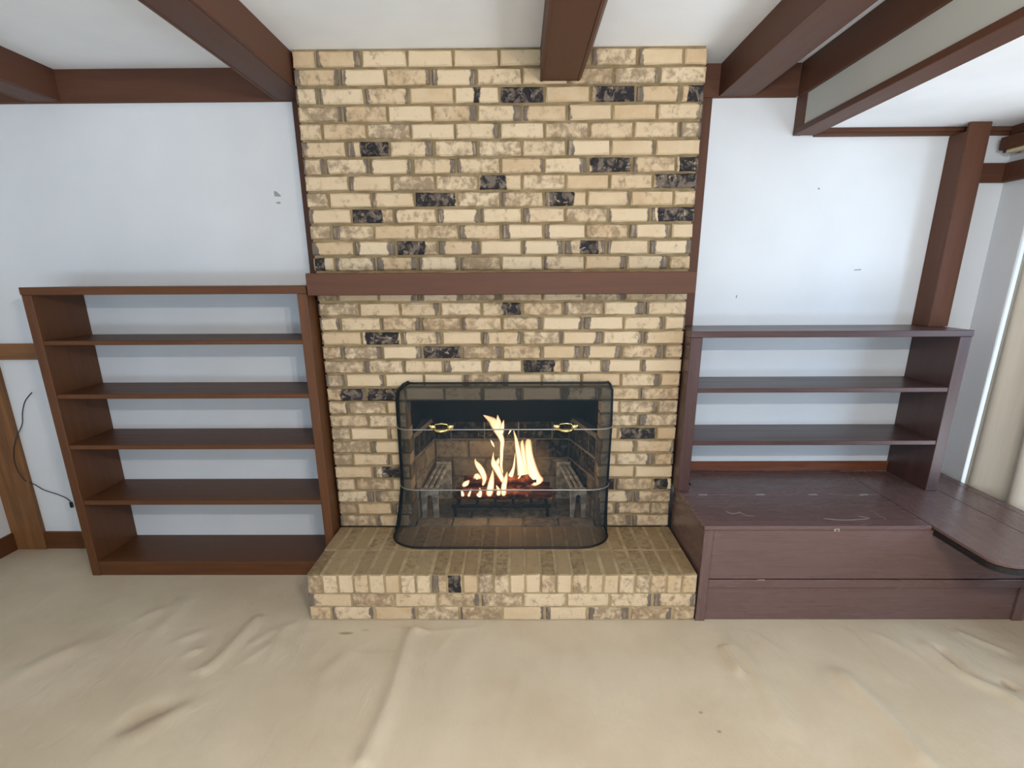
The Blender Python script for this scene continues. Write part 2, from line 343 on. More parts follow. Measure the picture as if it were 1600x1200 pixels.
# crown boards, rails, baseboards
struct(box('trim_1', (XL,.229,2.278), (-.892,YB,ZC), BEAM[0])); struct(box('trim_2', (.877,.229,2.278), (XS-.012,YB,ZC), BEAM[0]))
struct(boxes('trim_3', [((1.458,.225,2.116),(XR,YB,2.148)), ((1.458,.212,2.13),(XR,.225,2.148))], BEAM[0]))
struct(boxes('trim_4', [((2.352,YF,2.112),(XR,.212,2.148))], BEAM[1]))
struct(box('trim_5', (-.978,.232,1.466), (-.885,YB,2.278), BEAM[2])); struct(box('trim_6', (.872,.232,1.257), (.967,YB,2.278), BEAM[2]))
struct(box('trim_7', (-2.70,.228,1.098), (-2.206,YB,1.180), CORNERW[0]))
struct(boxes('trim_8', [((2.19,.226,1.915),(XR,YB,1.998)), ((2.372,-3.2,1.915),(XR,.226,1.998))], BEAM[0]))
struct(box('trim_9', (XL,.222,0), (-2.695,YB,ZC-.135), CORNERW[2]))
struct(box('baseboard_back', (-2.71,.232,0), (-2.206,YB,.105), CASE[0])); struct(box('baseboard_left', (XL,YF,0), (XL+.016,.222,.105), CASE[1]))
# window in the right wall, behind the curtain and beyond the frame
win = bpy.data.objects.new('window_1', None); win.location = (XR+.10,-1.57,.30); C.objects.link(win); win['kind'] = 'structure'
WHITE = paint('white_frame_paint', (235,235,232), .5)
boxes('window_frame', [((XR+.09,-3.2,.30),(XR+.14,.06,.35)), ((XR+.09,-3.2,1.87),(XR+.14,.06,1.92)), ((XR+.09,-3.2,.35),(XR+.14,-3.15,1.87)), ((XR+.09,.01,.35),(XR+.14,.06,1.87)), ((XR+.09,-1.6,.35),(XR+.14,-1.54,1.87))], WHITE, win)
gm = N('clear_glass'); tr = gm.n('ShaderNodeBsdfTransparent'); gl = gm.n('ShaderNodeBsdfGlossy'); gl.inputs['Roughness'].default_value = .02
mx = gm.n('ShaderNodeMixShader'); mx.inputs[0].default_value = .06; gm.l(tr.outputs[0], mx.inputs[1]); gm.l(gl.outputs[0], mx.inputs[2]); gm.l(mx.outputs[0], gm.out.inputs[0])
for a, b in ((-3.15,-1.6), (-1.54,.01)): box('window_pane', (XR+.112,a,.35), (XR+.116,b,1.87), gm.m, win, 0)

# ---------------------------------------------------------------- ceiling beams
def beam(name, x0, x1, zb, yend, label, slant=None):
    t = thing(name, ((x0+x1)/2, -1.0, zb), label, 'beam', None); y0 = YF+.02
    box('bottom_board', (x0+.012,y0,zb+.002), (x1-.012,yend,zb+.022), BEAM[1], t, .001)
    box('side_board', (x0,y0,zb), (x0+.012,yend,ZC), BEAM[1], t, .0015)
    if slant: prism('side_board', [(x1-.012,zb),(x1,zb+.004),(x1+slant,ZC),(x1-.012,ZC)], 1, y0, yend, BEAM[1], t)
    else: box('side_board', (x1-.012,y0,zb+.004), (x1,yend,ZC), BEAM[1], t, .0015)
    return t
beam('ceiling_beam', -2.21, -2.055, 2.279, .228, 'dark brown boxed ceiling beam at the far left, ending over the corner of the left wall')
beam('ceiling_beam', -1.052, -.892, 2.279, .228, 'dark brown boxed ceiling beam ending just left of the brick chimney, above the tall bookcase')
beam('ceiling_beam', .165, .335, 2.283, -.005, 'dark brown boxed ceiling beam butting against the top of the brick chimney', .05)
beam('ceiling_beam', .992, 1.157, 2.279, .228, 'dark brown boxed ceiling beam between the brick chimney and the dropped soffit')

# ---------------------------------------------------------------- brick chimney, firebox, hearth
W0, W1, ZT, ZH, NC = -.881, .864, 2.409, .236, 32
PC = (ZT-ZH)/NC; MOD = (W1-W0)/9; J = .0115
OX0, OX1, OZ = -.485, .482, ZT-22*PC
_cache = {}
def brick_mesh(L, D, H, var, mat, key=''):
    k = (round(L,3), round(D,3), round(H,3), var, mat.name)
    if k in _cache: return _cache[k]
    r = random.Random(hash((k[0],k[1],k[2],var)) & 0xffff)
    bm = bmesh.new(); rings = []
    def ring(y, ins, jit):
        a, b = L/2-ins, H/2-ins
        P = [(-a,-b),(-a*.33,-b),(a*.4,-b),(a,-b),(a,0),(a,b),(a*.35,b),(-a*.4,b),(-a,b),(-a,0)]
        return [bm.verts.new((x+r.uniform(-jit,jit), y, z+r.uniform(-jit,jit))) for x, z in P]
    rings = [ring(D/2,0,0), ring(-D/2+.008,0,.0018), ring(-D/2+.001,.005,.0024)]
    for i in range(2):
        for q in range(10): bm.faces.new((rings[i][q], rings[i][(q+1)%10], rings[i+1][(q+1)%10], rings[i+1][q]))
    c = bm.verts.new((0,-D/2-.0006,0))
    for q in range(10): bm.faces.new((rings[2][q], rings[2][(q+1)%10], c))
    bmesh.ops.recalc_face_normals(bm, faces=list(bm.faces))
    me = me_from_bm(bm, 'brick'); me.materials.append(mat); _cache[k] = me; return me
def lay(name, me, loc, parent, el=None, er=None, mo=None, da=2., db=-1., rot=None):
    o = bpy.data.objects.new(name, me); o.location = Vector(loc) - world_of(parent)
    if rot: o.rotation_euler = rot
    R = RNG
    o['el'] = el if el is not None else (R.uniform(.05,.20) if R.random() < .38 else -.2)
    o['er'] = er if er is not None else (R.uniform(.05,.20) if R.random() < .38 else -.2)
    o['mo'] = mo if mo is not None else (R.uniform(.5,.9) if R.random() < .6 else R.uniform(.25,.55))
    o['da'] = da; o['db'] = db
    if db > da and db-da > .45: o['label'] = 'brick with a black glazed face'
    return link(o, parent)
DARK = [(3,.004,.182),(3,.4,.586),(3,.795,.863),(6,-.621,-.497),(7,.388,.566),(7,.782,.861),(8,-.099,.015),(8,.683,.853),(9,-.394,-.215),(9,.21,.321),(10,-.682,-.546),(10,.699,.866),(12,-.482,-.361),(12,.356,.439),(16,-.005,.077),(18,-.664,-.506),(19,-.396,-.215),(20,.092,.245),(22,-.82,-.706),(22,-.677,-.534),(25,.587,.755),(28,-.641,-.538),(29,.535,.572),(29,.774,.844),(3,-.119,-.091),(13,-.874,-.83)]
fp = thing('brick_fireplace', (0,0,ZH), 'tan tumbled brick chimney with an open firebox, rising from hearth to ceiling', 'fireplace')
boxes('mortar_bed', [((W0+.006,.011,ZH),(OX0-.004,.12,OZ)), ((OX1+.004,.011,ZH),(W1-.006,.12,OZ)), ((W0+.006,.011,OZ+.003),(W1-.006,.12,ZC)), ((W0+.006,.12,0),(OX0-.10,.62,ZC)), ((OX1+.06,.12,0),(W1-.006,.62,ZC)), ((OX0-.1,.12,1.02),(OX1+.06,.62,ZC)), ((OX0-.1,.56,0),(OX1+.06,.62,1.02))], MORT, fp, 0)
for r in range(1, NC+1):
    z = ZT-(r-.5)*PC; xs = [W0]
    xs += [W0+MOD*(k+.5) for k in range(9)] if r % 2 else [W0+MOD*k for k in range(1,9)]
    xs += [W1]
    for a, b in zip(xs[:-1], xs[1:]):
        parts = [(a,b)]
        if r > 22:
            parts = [(a, min(b,OX0))] if a < OX0-.02 else ([(max(a,OX1), b)] if b > OX1+.02 else [])
        for p, q in parts:
            a2 = p if p == W0 else p+J/2; b2 = q if q == W1 else q-J/2
            if p == OX1: a2 = p
            if q == OX0: b2 = q
            L = b2-a2
            if L < .02: continue
            cut = (p == OX1 or q == OX0); D = .10
            me = brick_mesh(L, D, PC-J+.0005, RNG.randrange(5), BRICK)
            da, db = 2., -1.
            for rr, x0, x1 in DARK:
                if rr == r and min(x1,b2)-max(x0,a2) > .5*(x1-x0): da, db = (x0-a2)/L, (x1-a2)/L
            jy = RNG.uniform(-.003,.003)
            kw = {}
            if L < .07: kw = dict(el=-.2, er=-.2)
            lay('brick', me, ((a2+b2)/2, D/2+jy, z+RNG.uniform(-.001,.001)), fp, da=da, db=db, **kw)
# firebox: floor, back and cheeks of sooty firebricks, black throat above
FX0, FX1, FY, FZ = -.43, .37, .50, .70
def fb_lay(part, P0, U, V, nrm, nu, nv, stag=True, joint=.010, dark=lambda i,j: 0):
    """bricks on the plane P0 + u*U + v*V, faces towards nrm"""
    P0, U, V, nrm = Vector(P0), Vector(U), Vector(V), Vector(nrm).normalized(); lu, lv = U.length/nu, V.length/nv
    rot = Matrix((U.normalized(), -nrm, (U.normalized()).cross(-nrm))).transposed()
    for j in range(nv):
        edges = [0]+([k+.5 for k in range(nu)] if stag and j % 2 else list(range(1,nu)))+[nu]
        for a, b in zip(edges[:-1], edges[1:]):
            L = (b-a)*lu-joint; me = brick_mesh(L, .03, lv-joint, RNG.randrange(3), FBRICK)
            c = P0+U.normalized()*((a+b)/2*lu)+V.normalized()*((j+.5)*lv)-nrm*.011
            d = dark(a,j)
            o = lay('firebrick', me, c, part, el=-.2, er=-.2, mo=.45+.4*RNG.random(), da=-.5 if d else 2., db=1.5 if d else -1., rot=rot.to_euler())
            if 'label' in o: del o['label']
back = box('firebox_back', (FX0-.03,FY+.012,ZH-.02), (FX1+.03,FY+.05,FZ), MORT_DARK, fp, 0)
fb_lay(back, (FX0,FY,ZH), (FX1-FX0,0,0), (0,0,FZ-ZH), (0,-1,0), 4, 4, True, .010, lambda i,j: j == 3 or (j == 2 and i > 2.6))
def cheek(name, x0, x1):
    s = 1 if x0 < 0 else -1
    p = prism(name, [(x0,.10),(x1,FY+.012),(x1-s*.05,FY+.05),(x0-s*.05,.10)], 2, ZH-.02, FZ+.02, MORT_DARK, fp)
    U = Vector((x1-x0, FY-.10, 0)); nrm = Vector((s*(FY-.1), -s*(x1-x0), 0)).normalized()
    if s > 0: fb_lay(p, (x0,.10,ZH), U, (0,0,FZ-ZH), nrm, 2, 4, True, .010, lambda i,j: j == 3)
    else: fb_lay(p, (x1,FY,ZH), -U, (0,0,FZ-ZH), nrm, 2, 4, True, .010, lambda i,j: j >= 2 or i < 1)
cheek('firebox_cheek', OX0+.004, FX0); cheek('firebox_cheek', OX1-.004, FX1)
ff = box('firebox_floor', (OX0-.02,.0,ZH-.06), (OX1+.02,FY+.05,ZH-.008), MORT_DARK, fp, 0)
fb_lay(ff, (OX0,.0,ZH), (OX1-OX0,0,0), (0,FY,0), (0,0,1), 5, 4, True, .008)
prism('throat', [(FY+.05,FZ-.01),(FY,FZ-.01),(.11,1.0),(.11,1.03),(FY+.05,1.03)], 0, OX0-.05, OX1+.05, SOOT, fp)
for s, x in ((-1,OX0-.004), (1,OX1+.004)): box('throat_side', (x,.10,FZ-.02), (x+s*.05,FY,1.02), SOOT, fp, 0)
box('lintel', (OX0-.03,.012,OZ-.004), (OX1+.03,.115,OZ+.003), BLACK, fp, 0)

# raised hearth: two stretcher courses, a rowlock front row and a header row behind on top
HX0, HX1, HY = -.890, .874, -.541
he = thing('raised_hearth', (0,HY/2,0), 'raised brick hearth with a row of upright brick ends along its front edge', 'hearth')
box('mortar_bed', (HX0+.008,HY+.008,0), (HX1-.006,.004,ZH-.003), MORT_TOP, he, 0)
HM = (HX1-HX0)/9; z0 = .003
for r, (za, zb) in enumerate(((0.002,.066), (.072,.134))):
    xs = ([HX0]+[HX0+HM*(k+.5) for k in range(9)]+[HX1]) if r == 0 else [HX0+HM*k for k in range(10)]
    for a, b in zip(xs[:-1], xs[1:]):
        a2 = a if a == HX0 else a+J/2; b2 = b if b == HX1 else b-J/2; D = .09
        lay('brick', brick_mesh(b2-a2, D, zb-za, RNG.randrange(5), BRICK), ((a2+b2)/2, HY+D/2+RNG.uniform(-.002,.002), (za+zb)/2), he)
ND = 25; HD = (HX1-HX0)/ND
def top_brick(L, W, H, var, mats):
    """a brick on edge: top face up, front face towards the room"""
    k = ('top', round(L,3), round(W,3), var)
    if k in _cache: return _cache[k]
    bm = bmesh.new(); add_box(bm, (-W/2,-L/2,-H/2), (W/2,L/2,H/2), .005); r = random.Random(var+5)
    for v in bm.verts: v.co += Vector((r.uniform(-.0012,.0012), r.uniform(-.0015,.0015), r.uniform(-.0014,.0014)))
    me = me_from_bm(bm, 'brick')
    for m in mats: me.materials.append(m)
    for p in me.polygons: p.material_index = 1 if p.normal.z > .5 else 0
    _cache[k] = me; return me
for row, (ya, yb) in enumerate(((HY,-.288), (-.279,.0))):
    for k in range(ND):
        W = HD-.0095; x = HX0+HD*(k+.5); L = yb-ya; H = .094 if row == 0 else .09
        o = lay('brick', top_brick(L, W, H, RNG.randrange(4), (BRICK, HBRICK)), (x, (ya+yb)/2+RNG.uniform(-.002,.002), ZH-H/2+RNG.uniform(-.002,.001)), he, el=-.2, er=-.2, mo=RNG.uniform(.3,.75))
        if row == 0 and k in (9,): o['da'], o['db'] = .05, .95
        if row == 0 and k in (0,11): o['mo'] = .85
        if row == 0 and k == 8: o['el'] = .5

# mantel
mt = thing('mantel_shelf', (0,-.06,1.424), 'long dark brown wooden mantel board across the brick chimney', 'mantel')
box('front_board', (-.884,-.12,1.424), (.868,-.10,1.520), BEAM[0], mt, .003); box('top_board', (-.884,-.10,1.500), (.868,-.004,1.520), BEAM[0], mt, .001)
box('bottom_board', (-.884,-.10,1.424), (.868,-.004,1.444), BEAM[0], mt, .001)
for x in (-.884, .848): box('end_board', (x,-.10,1.444), (x+.02,-.004,1.500), BEAM[1], mt, 0)
# ---------------------------------------------------------------- bookcases
def hrange(a, b): return a, b
YB2 = YB-.002
lb = thing('bookcase', (-1.55,.075,0), 'tall dark brown open bookcase with five bays, left of the brick fireplace', 'bookcase')
yf = -.102
box('side_panel', (-2.205,yf,0), (-2.160,YB2,1.432), CASE[2], lb); box('side_panel', (-.938,yf,0), (-.893,YB2,1.432), CASE[2], lb)
box('top', (-2.208,yf-.002,1.432), (-.893,YB2,1.466), CASE[0], lb)
for za, zb in ((1.206,1.226), (.951,.973), (.697,.719), (.402,.426)): box('shelf', (-2.160,yf+.003,za), (-.938,YB2,zb), CASE[0], lb)
box('bottom_shelf', (-2.160,yf+.001,.060), (-.938,YB2,.081), CASE[0], lb); box('toe_board', (-2.160,yf+.004,0), (-.938,yf+.022,.060), CASE[0], lb)

ZB = .4715
rb = thing('bookcase', (1.51,.075,ZB), 'low dark brown open bookcase with two shelves standing on the storage bench', 'bookcase')
yr = -.10
box('side_panel', (.870,yr,ZB), (.926,YB2,1.228), CASE_R[2], rb); box('side_panel', (2.111,yr,ZB), (2.166,YB2,1.228), CASE_R[2], rb)
box('top', (.868,yr-.002,1.228), (2.170,YB2,1.257), CASE_R[0], rb)
for za, zb in ((.970,.992), (.710,.732)): box('shelf', (.926,yr+.003,za), (2.111,YB2,zb), CASE_R[0], rb)
setp(box('back_rail', (.926,.232,ZB), (2.111,YB2,.524), RAILW, rb), 'orange brown rail along the wall')

# ---------------------------------------------------------------- storage bench with a wing along the right wall
sb = thing('storage_bench', (1.62,-.2,0), 'dark plum brown built-in storage bench with a hinged lid beside the hearth', 'bench')
BX0, BX1, BY, BT = .878, 2.372, -.541, .4705
box('end_panel', (BX0,BY,0), (BX0+.02,-.003,BT-.020), BENCH[1], sb); box('corner_stile', (BX0,BY-.003,0), (BX0+.042,BY+.016,BT-.020), BENCH[2], sb)
box('front_panel', (BX0+.042,BY,.214), (BX1,BY+.018,BT-.020), BENCH[0], sb); box('rail', (BX0+.042,BY-.002,.170), (BX1,BY+.018,.209), BENCH[0], sb)
box('lower_panel', (BX0+.042,BY+.010,0), (2.318,BY+.022,.170), BENCH[0], sb); box('end_stile', (2.318,BY-.002,0), (BX1,BY+.018,.170), BENCH[2], sb)
box('carcass', (BX0+.02,BY+.022,0), (BX1,-.003,BT-.020), BENCH[0], sb, 0); box('carcass_back', (.970,-.003,0), (BX1,.230,BT-.020), BENCH[0], sb, 0)
box('back_board', (BX0,-.1475,BT-.020), (1.857,-.003,BT), BENCH[0], sb, .0015); box('wall_board', (.970,-.003,BT-.020), (1.857,.231,BT), BENCH[0], sb, 0)
lid = box('lid', (BX0-.002,BY-.004,BT-.019), (1.857,-.150,BT), BENCH[0], sb, .003)
for x in (.983,1.267,1.525,1.776):
    h = boxes('hinge', [((x-.022,-.1535,BT-.001),(x+.022,-.144,BT+.0022))], STEEL, lid, .0005)
lat = boxes('lid_lock', [((1.437,BY-.005,.446),(1.461,BY+.001,.459))], STEEL, sb, .001); box('keyhole', (1.446,BY-.0065,.449), (1.452,BY-.0045,.456), BLACK, lat, 0)
SC_M = plain('pale_scuff', (176,160,158), .6)
def scuff(pts, r=.0009): tube('scuff', smooth_line([(x,y,BT+.001) for x,y in pts], 4), r, SC_M, lid, 4)
scuff([(1.43,-.46),(1.50,-.475),(1.58,-.47),(1.635,-.455),(1.60,-.430)]); scuff([(1.02,-.36),(1.045,-.40),(1.09,-.38)]); scuff([(1.08,-.37),(1.10,-.42),(1.13,-.43)], .0007); scuff([(1.69,-.37),(1.70,-.47)], .0006)
setp(boxes('scratch', [((1.135,BY-.0035,.209),(1.17,BY-.001,.2125))], STEEL, sb, 0), 'pale chip on the rail edge')
def wing():
    z0, z1 = BT-.026, BT; r = .085; x0, y1, y0 = 1.860, -.925, YB2-.02
    arc = [(x0+r-r*math.cos(a), y1+r-r*math.sin(a)) for a in [i*math.pi/16 for i in range(9)]]
    prism('wing_plank', [(x0+.001,y0)]+[(p[0]+.001,p[1]+.001) for p in arc]+[(2.183,y1),(2.183,y0)], 2, z1-.013, z1, BENCH[1], sb, .002)
    prism('wing_plank', [(2.186,y0),(2.186,y1),(2.339,y1),(2.339,y0)], 2, z1-.013, z1, BENCH[1], sb, .001)
    prism('wing_plank', [(2.342,y0),(2.342,y1),(2.388,y1),(2.388,y0)], 2, z1-.013, z1, BENCH[1], sb, .001)
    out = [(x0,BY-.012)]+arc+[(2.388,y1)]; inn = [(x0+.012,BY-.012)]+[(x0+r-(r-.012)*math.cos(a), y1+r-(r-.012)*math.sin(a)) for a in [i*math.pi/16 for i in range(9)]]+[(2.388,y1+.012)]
    setp(prism('shade_band', out+inn[::-1], 2, z0-.012, z0+.012, plain('black_shade_band', (20,16,17), .6), sb), 'black strip standing in for shade under the wing')  # dark strip added as painted shade below the wing edge
    box('wing_cleat', (BX1,y1+.02,.40), (2.396,.2,z0), BENCH[1], sb); box('wing_leg', (2.33,y1+.03,0), (2.372,y1+.072,z0), BENCH[2], sb)
wing()

# post on the right, standing on the bookcase against the wall
tp = thing('timber_post', (2.145,.18,1.257), 'dark brown timber post rising from the low bookcase to the lowered ceiling', 'post')
box('front_board', (2.095,.115,1.257), (2.192,.135,ZL-.001), BEAM[2], tp); box('side_board', (2.095,.135,1.257), (2.115,YB-.001,ZL-.034), BEAM[2], tp); box('side_board', (2.172,.135,1.257), (2.196,YB-.001,ZL-.034), BEAM[2], tp)

# ---------------------------------------------------------------- curtain and cornice
cm = N('cream_curtain'); v = cm.coord('Object'); wv = cm.noise(cm.coord('Object',(1,1,.05)), 60, 2)
dif = cm.n('ShaderNodeBsdfDiffuse'); tl = cm.n('ShaderNodeBsdfTranslucent'); col = cm.mix(wv, s2l((214,206,192)), s2l((228,221,208)))
cm.l(col, dif.inputs[0]); cm.l(col, tl.inputs[0]); mx = cm.n('ShaderNodeMixShader'); mx.inputs[0].default_value = .18
cm.l(dif.outputs[0], mx.inputs[1]); cm.l(tl.outputs[0], mx.inputs[2]); cm.l(mx.outputs[0], cm.out.inputs[0])
def curtain():
    bm = bmesh.new(); rows = []; n = 80
    for j in range(15):
        z = 2.03-(2.03-.36)*j/14; ring = []
        for i in range(n+1):
            s = i/n; y = .045-.42*s+.012*math.sin(6*z+3*s)*s
            ph = 2*math.pi*s*.42/.26; a = .034*(1+.25*(j/14))
            x = 2.450-a*math.cos(ph-.9)+.006*math.sin(3.1*ph+z)*(1-j/20)-.012*math.exp(-(s/.02)**2)
            ring.append((x,y,z))
        rows.append(ring)
    V = [[bm.verts.new(p) for p in r] for r in rows]
    for j in range(14):
        for i in range(n): bm.faces.new((V[j][i],V[j+1][i],V[j+1][i+1],V[j][i+1]))
    me = me_from_bm(bm, 'curtain', True); o = obj('curtain', me, cm.m)
    sd = o.modifiers.new('thick','SOLIDIFY'); sd.thickness = .003; sd.offset = 0
    setp(o, 'cream fabric curtain hanging in soft folds at the right wall behind the bench', 'curtain')
curtain()
co = thing('curtain_cornice', (2.36,-1.5,2.05), 'dark brown wooden cornice box over the curtain on the right wall', 'cornice')
box('front_board', (2.305,-3.2,2.045), (2.325,.20,2.098), BEAM[1], co); box('end_board', (2.325,.18,2.035), (XR-.001,.20,2.098), BEAM[0], co); box('lining', (2.325,-3.2,2.030), (2.36,.178,2.045), plain('cream_lining',(232,214,176),.8), co)

# ---------------------------------------------------------------- cable
cb = thing('cable', (-2.52,.24,.264), 'thin black cable curling along the wall left of the tall bookcase', 'cable')
tube('wire', smooth_line([(-2.540,.222,.925),(-2.575,.240,.905),(-2.612,.244,.868),(-2.640,.244,.81),(-2.658,.243,.745),(-2.690,.219,.675),(-2.722,.215,.60),(-2.735,.215,.52),(-2.712,.217,.435),(-2.680,.243,.395),(-2.636,.244,.362),(-2.57,.244,.337),(-2.52,.243,.312),(-2.500,.243,.285)], 5), .0026, CORD, cb, 6)
box('plug', (-2.508,.236,.255), (-2.492,YB-.001,.288), CORD, cb, .003)

# ---------------------------------------------------------------- fire screen
mesh = N('black_wire_mesh'); tr = mesh.n('ShaderNodeBsdfTransparent'); df = mesh.n('ShaderNodeBsdfDiffuse'); df.inputs[0].default_value = s2l((40,49,54))
lw = mesh.n('ShaderNodeLayerWeight'); lw.inputs[0].default_value = .35
fac = mesh.ramp(lw.outputs['Facing'], (.0,1.0,.55,.96)); mx = mesh.n('ShaderNodeMixShader'); mesh.l(fac, mx.inputs[0]); mesh.l(tr.outputs[0], mx.inputs[1]); mesh.l(df.outputs[0], mx.inputs[2]); mesh.l(mx.outputs[0], mesh.out.inputs[0])
fs = thing('fire_screen', (0,-.14,ZH), 'black wire mesh fire screen with two brass handles standing before the firebox', 'fire screen')
def scr(z, n=10):
    """bowed footprint of the screen at height z: returns points left -> right"""
    def ip(t, K):
        for (a,va),(b,vb) in zip(K[:-1],K[1:]):
            if a <= t <= b: return va+(vb-va)*(t-a)/(b-a)
        return K[-1][1] if t > K[-1][0] else K[0][1]
    d = ip(z, [(.236,.282),(.28,.255),(.36,.20),(.50,.152),(.80,.122),(.95,.075),(1.0,.05),(1.02,.04)])
    xl = ip(z, [(.236,-.572),(.30,-.560),(.40,-.545),(.50,-.531),(.80,-.531),(.95,-.530),(.99,-.515),(1.01,-.47),(1.02,-.45)])
    xr = ip(z, [(.236,.524),(.50,.528),(.80,.535),(.97,.532),(1.0,.520),(1.02,.50)])
    r = ip(z, [(.236,.17),(.36,.13),(.50,.10),(.80,.08),(.95,.05),(1.02,.03)]); yb = -.017; r2 = min(r, d-.019)
    P = [(xl, yb, z)]
    for k in range(n+1):
        a = math.pi/2*k/n; P.append((xl+r-r*math.cos(a), -d+r2-r2*math.sin(a), z))
    m = [(xl+r+(xr-xl-2*r)*k/12, -d, z) for k in range(1,12)]
    P += m
    for k in range(n+1):
        a = math.pi/2*(1-k/n); P.append((xr-r+r*math.cos(a), -d+r2-r2*math.sin(a), z))
    P.append((xr, yb, z)); return P
def screen():
    zs = [.244,.27,.30,.34,.38,.43,.50,.58,.66,.73,.80,.87,.93,.97,1.0,1.012]; bm = bmesh.new(); V = [[bm.verts.new(p) for p in scr(z)] for z in zs]
    for a, b in zip(V[:-1],V[1:]):
        for i in range(len(a)-1): bm.faces.new((a[i],a[i+1],b[i+1],b[i]))
    obj('mesh_panel', me_from_bm(bm,'mesh_panel',True), mesh.m, fs)
    tube('bottom_frame', scr(.2435), .0055, BLACK, fs, 8); tube('top_frame', scr(1.012), .0055, BLACK, fs, 8)
    zz = [.243,.30,.38,.46,.54,.62,.70,.78,.86,.92,.97,1.0,1.012]
    for i in (0, -1): tube('side_frame', [scr(z)[i] for z in zz], .0095 if i == 0 else .0055, BLACK, fs, 8)
    for z in (.80,.50): tube('cross_wire', [(x,y-.004,z) for x,y,_ in scr(z)], .0036, WIRE, fs, 6)
    for x in (-.303,.298):
        y = scr(.81)[14][1]-.006; t = x
        bm = bmesh.new(); c = Vector((x,y,.812))
        add_tube(bm, [(-.040,0,-.004),(-.034,-.014,-.006),(-.020,-.024,-.012),(0,-.027,-.014),(.020,-.024,-.012),(.034,-.014,-.006),(.040,0,-.004)], [.005,.006,.008,.0095,.008,.006,.005], 8)
        hp = obj('handle', me_from_bm(bm,'handle',True), BRASS, fs, c)
        for s in (-1,1):
            bm = bmesh.new(); add_tube(bm, [(0,.004,0),(0,-.001,0),(0,-.004,0),(0,-.006,0)], [.0135,.0135,.011,.005], 10)
            bmesh.ops.scale(bm, vec=(1.15,1,.85), verts=bm.verts); obj('handle_rosette', me_from_bm(bm,'handle_rosette',True), BRASS, hp, c+Vector((s*.043,0,.001)))
            bm = bmesh.new(); add_tube(bm, [(0,.004,0),(0,-.003,0),(0,-.006,0)], [.007,.007,.003], 8); obj('handle_rosette', me_from_bm(bm,'handle_rosette',True), BRASS, hp, c+Vector((s*.054,0,.006)))
        bm = bmesh.new(); add_tube(bm, [(-.034,0,.004),(-.027,-.002,.015),(0,-.002,.018),(.027,-.002,.015),(.034,0,.004)], .0034, 6); obj('handle_bail', me_from_bm(bm,'handle_bail',True), BRASS, hp, c)
screen()

# ---------------------------------------------------------------- andirons, grate, logs, fire
def andiron(name, x0, x1, xb0, xb1, label):
    t = thing(name, ((x0+x1)/2,.28,ZH), label, 'andiron', 'andirons at the sides of the fire'); y = .12; zt = .405; w = (x1-x0)
    lw = w*.36; g = .003
    prism('front_plate', [(x0,ZH+.135),(x0-.002,zt),(x1+.002,zt),(x1,ZH+.135),(x1-lw,ZH+.125),(x1-lw-.008,ZH+.135),(x0+lw+.008,ZH+.135),(x0+lw,ZH+.125)], 1, y, y+.035, ANDM, t, .003)
    for a, b, s in ((x0,x0+lw,1), (x1-lw,x1,-1)):
        prism('leg', [(a,ZH+.135),(b,ZH+.125),(b-(.008 if s>0 else 0),ZH),(a+(.004 if s>0 else .008),ZH)], 1, y+.002, y+.033, ANDM, t, .003)
    n = 3
    for k in range(n):
        f = (k+.5)/n; xa = x0+w*f; xb = xb0+(xb1-xb0)*f; pts = [(xa,y+.03,zt-.014),(xa+(xb-xa)*.5,y+.16,zt+.02),(xb,y+.315,zt+.048)]
        bm = bmesh.new(); c = Vector(pts[1]); add_tube(bm, [Vector(p)-c for p in pts], w*.12, 6); obj('bar', me_from_bm(bm,'bar'), ANDM, t, c)
    box('back_plate', (xb0-.006,y+.30,ZH), (xb1+.006,y+.325,zt+.062), ANDM, t, .003)
andiron('andiron', -.465, -.372, -.410, -.335, 'ash grey iron andiron with two front legs left of the flames')
andiron('andiron', .352, .440, .300, .372, 'ash grey iron andiron with two front legs right of the flames')
gr = thing('log_grate', (-.02,.22,ZH), 'low black iron grate carrying the burning logs', 'grate')
for y in (.14,.30): box('rail', (-.30,y-.008,ZH+.055), (.25,y+.008,ZH+.071), BLACK, gr)
for x in (-.26,-.16,-.06,.04,.14,.22): box('bar', (x-.007,.11,ZH+.071), (x+.007,.33,ZH+.083), BLACK, gr)
for x in (-.28,.23):
    for y in (.14,.30): box('leg', (x-.008,y-.008,ZH), (x+.008,y+.008,ZH+.055), BLACK, gr)
bark = N('charred_log'); v = bark.coord('Object',(3,12,12)); a = bark.noise(v, 4, 5, .65, .4); b = bark.noise(bark.coord('Object'), 22, 4)
colr = bark.mix(bark.ramp(a,(.35,.65,0,1)), s2l((48,28,20)), s2l((150,78,48)))
bs = bark.bsdf(colr, .9, a, .8, .01, .2); bark.l(bark.mix(bark.ramp(b,(.58,.72,0,1)), (0,0,0,1), (1.0,.27,.08,1)), bs.inputs['Emission Color']); bs.inputs['Emission Strength'].default_value = .55
def log(p, q, r, label, seed):
    p, q = Vector(p), Vector(q); c = (p+q)/2; rr = random.Random(seed); n = 9
    pts = [p+(q-p)*i/n+Vector((0,rr.uniform(-.004,.004),rr.uniform(-.005,.005)))-c for i in range(n+1)]
    bm = bmesh.new(); add_tube(bm, pts, [r*rr.uniform(.9,1.08) for _ in pts], 12)
    for vv in bm.verts: vv.co += Vector((rr.uniform(-1,1),rr.uniform(-1,1),rr.uniform(-1,1)))*.003
    o = obj('fire_log', me_from_bm(bm,'fire_log',True), bark.m, None, c); setp(o, label, 'log')
log((-.275,.175,ZH+.125), (.255,.185,ZH+.124), .034, 'long burning log lying across the front of the grate', 1)
log((-.23,.275,ZH+.127), (.245,.27,ZH+.127), .036, 'charred log lying at the back of the grate behind the flames', 2)
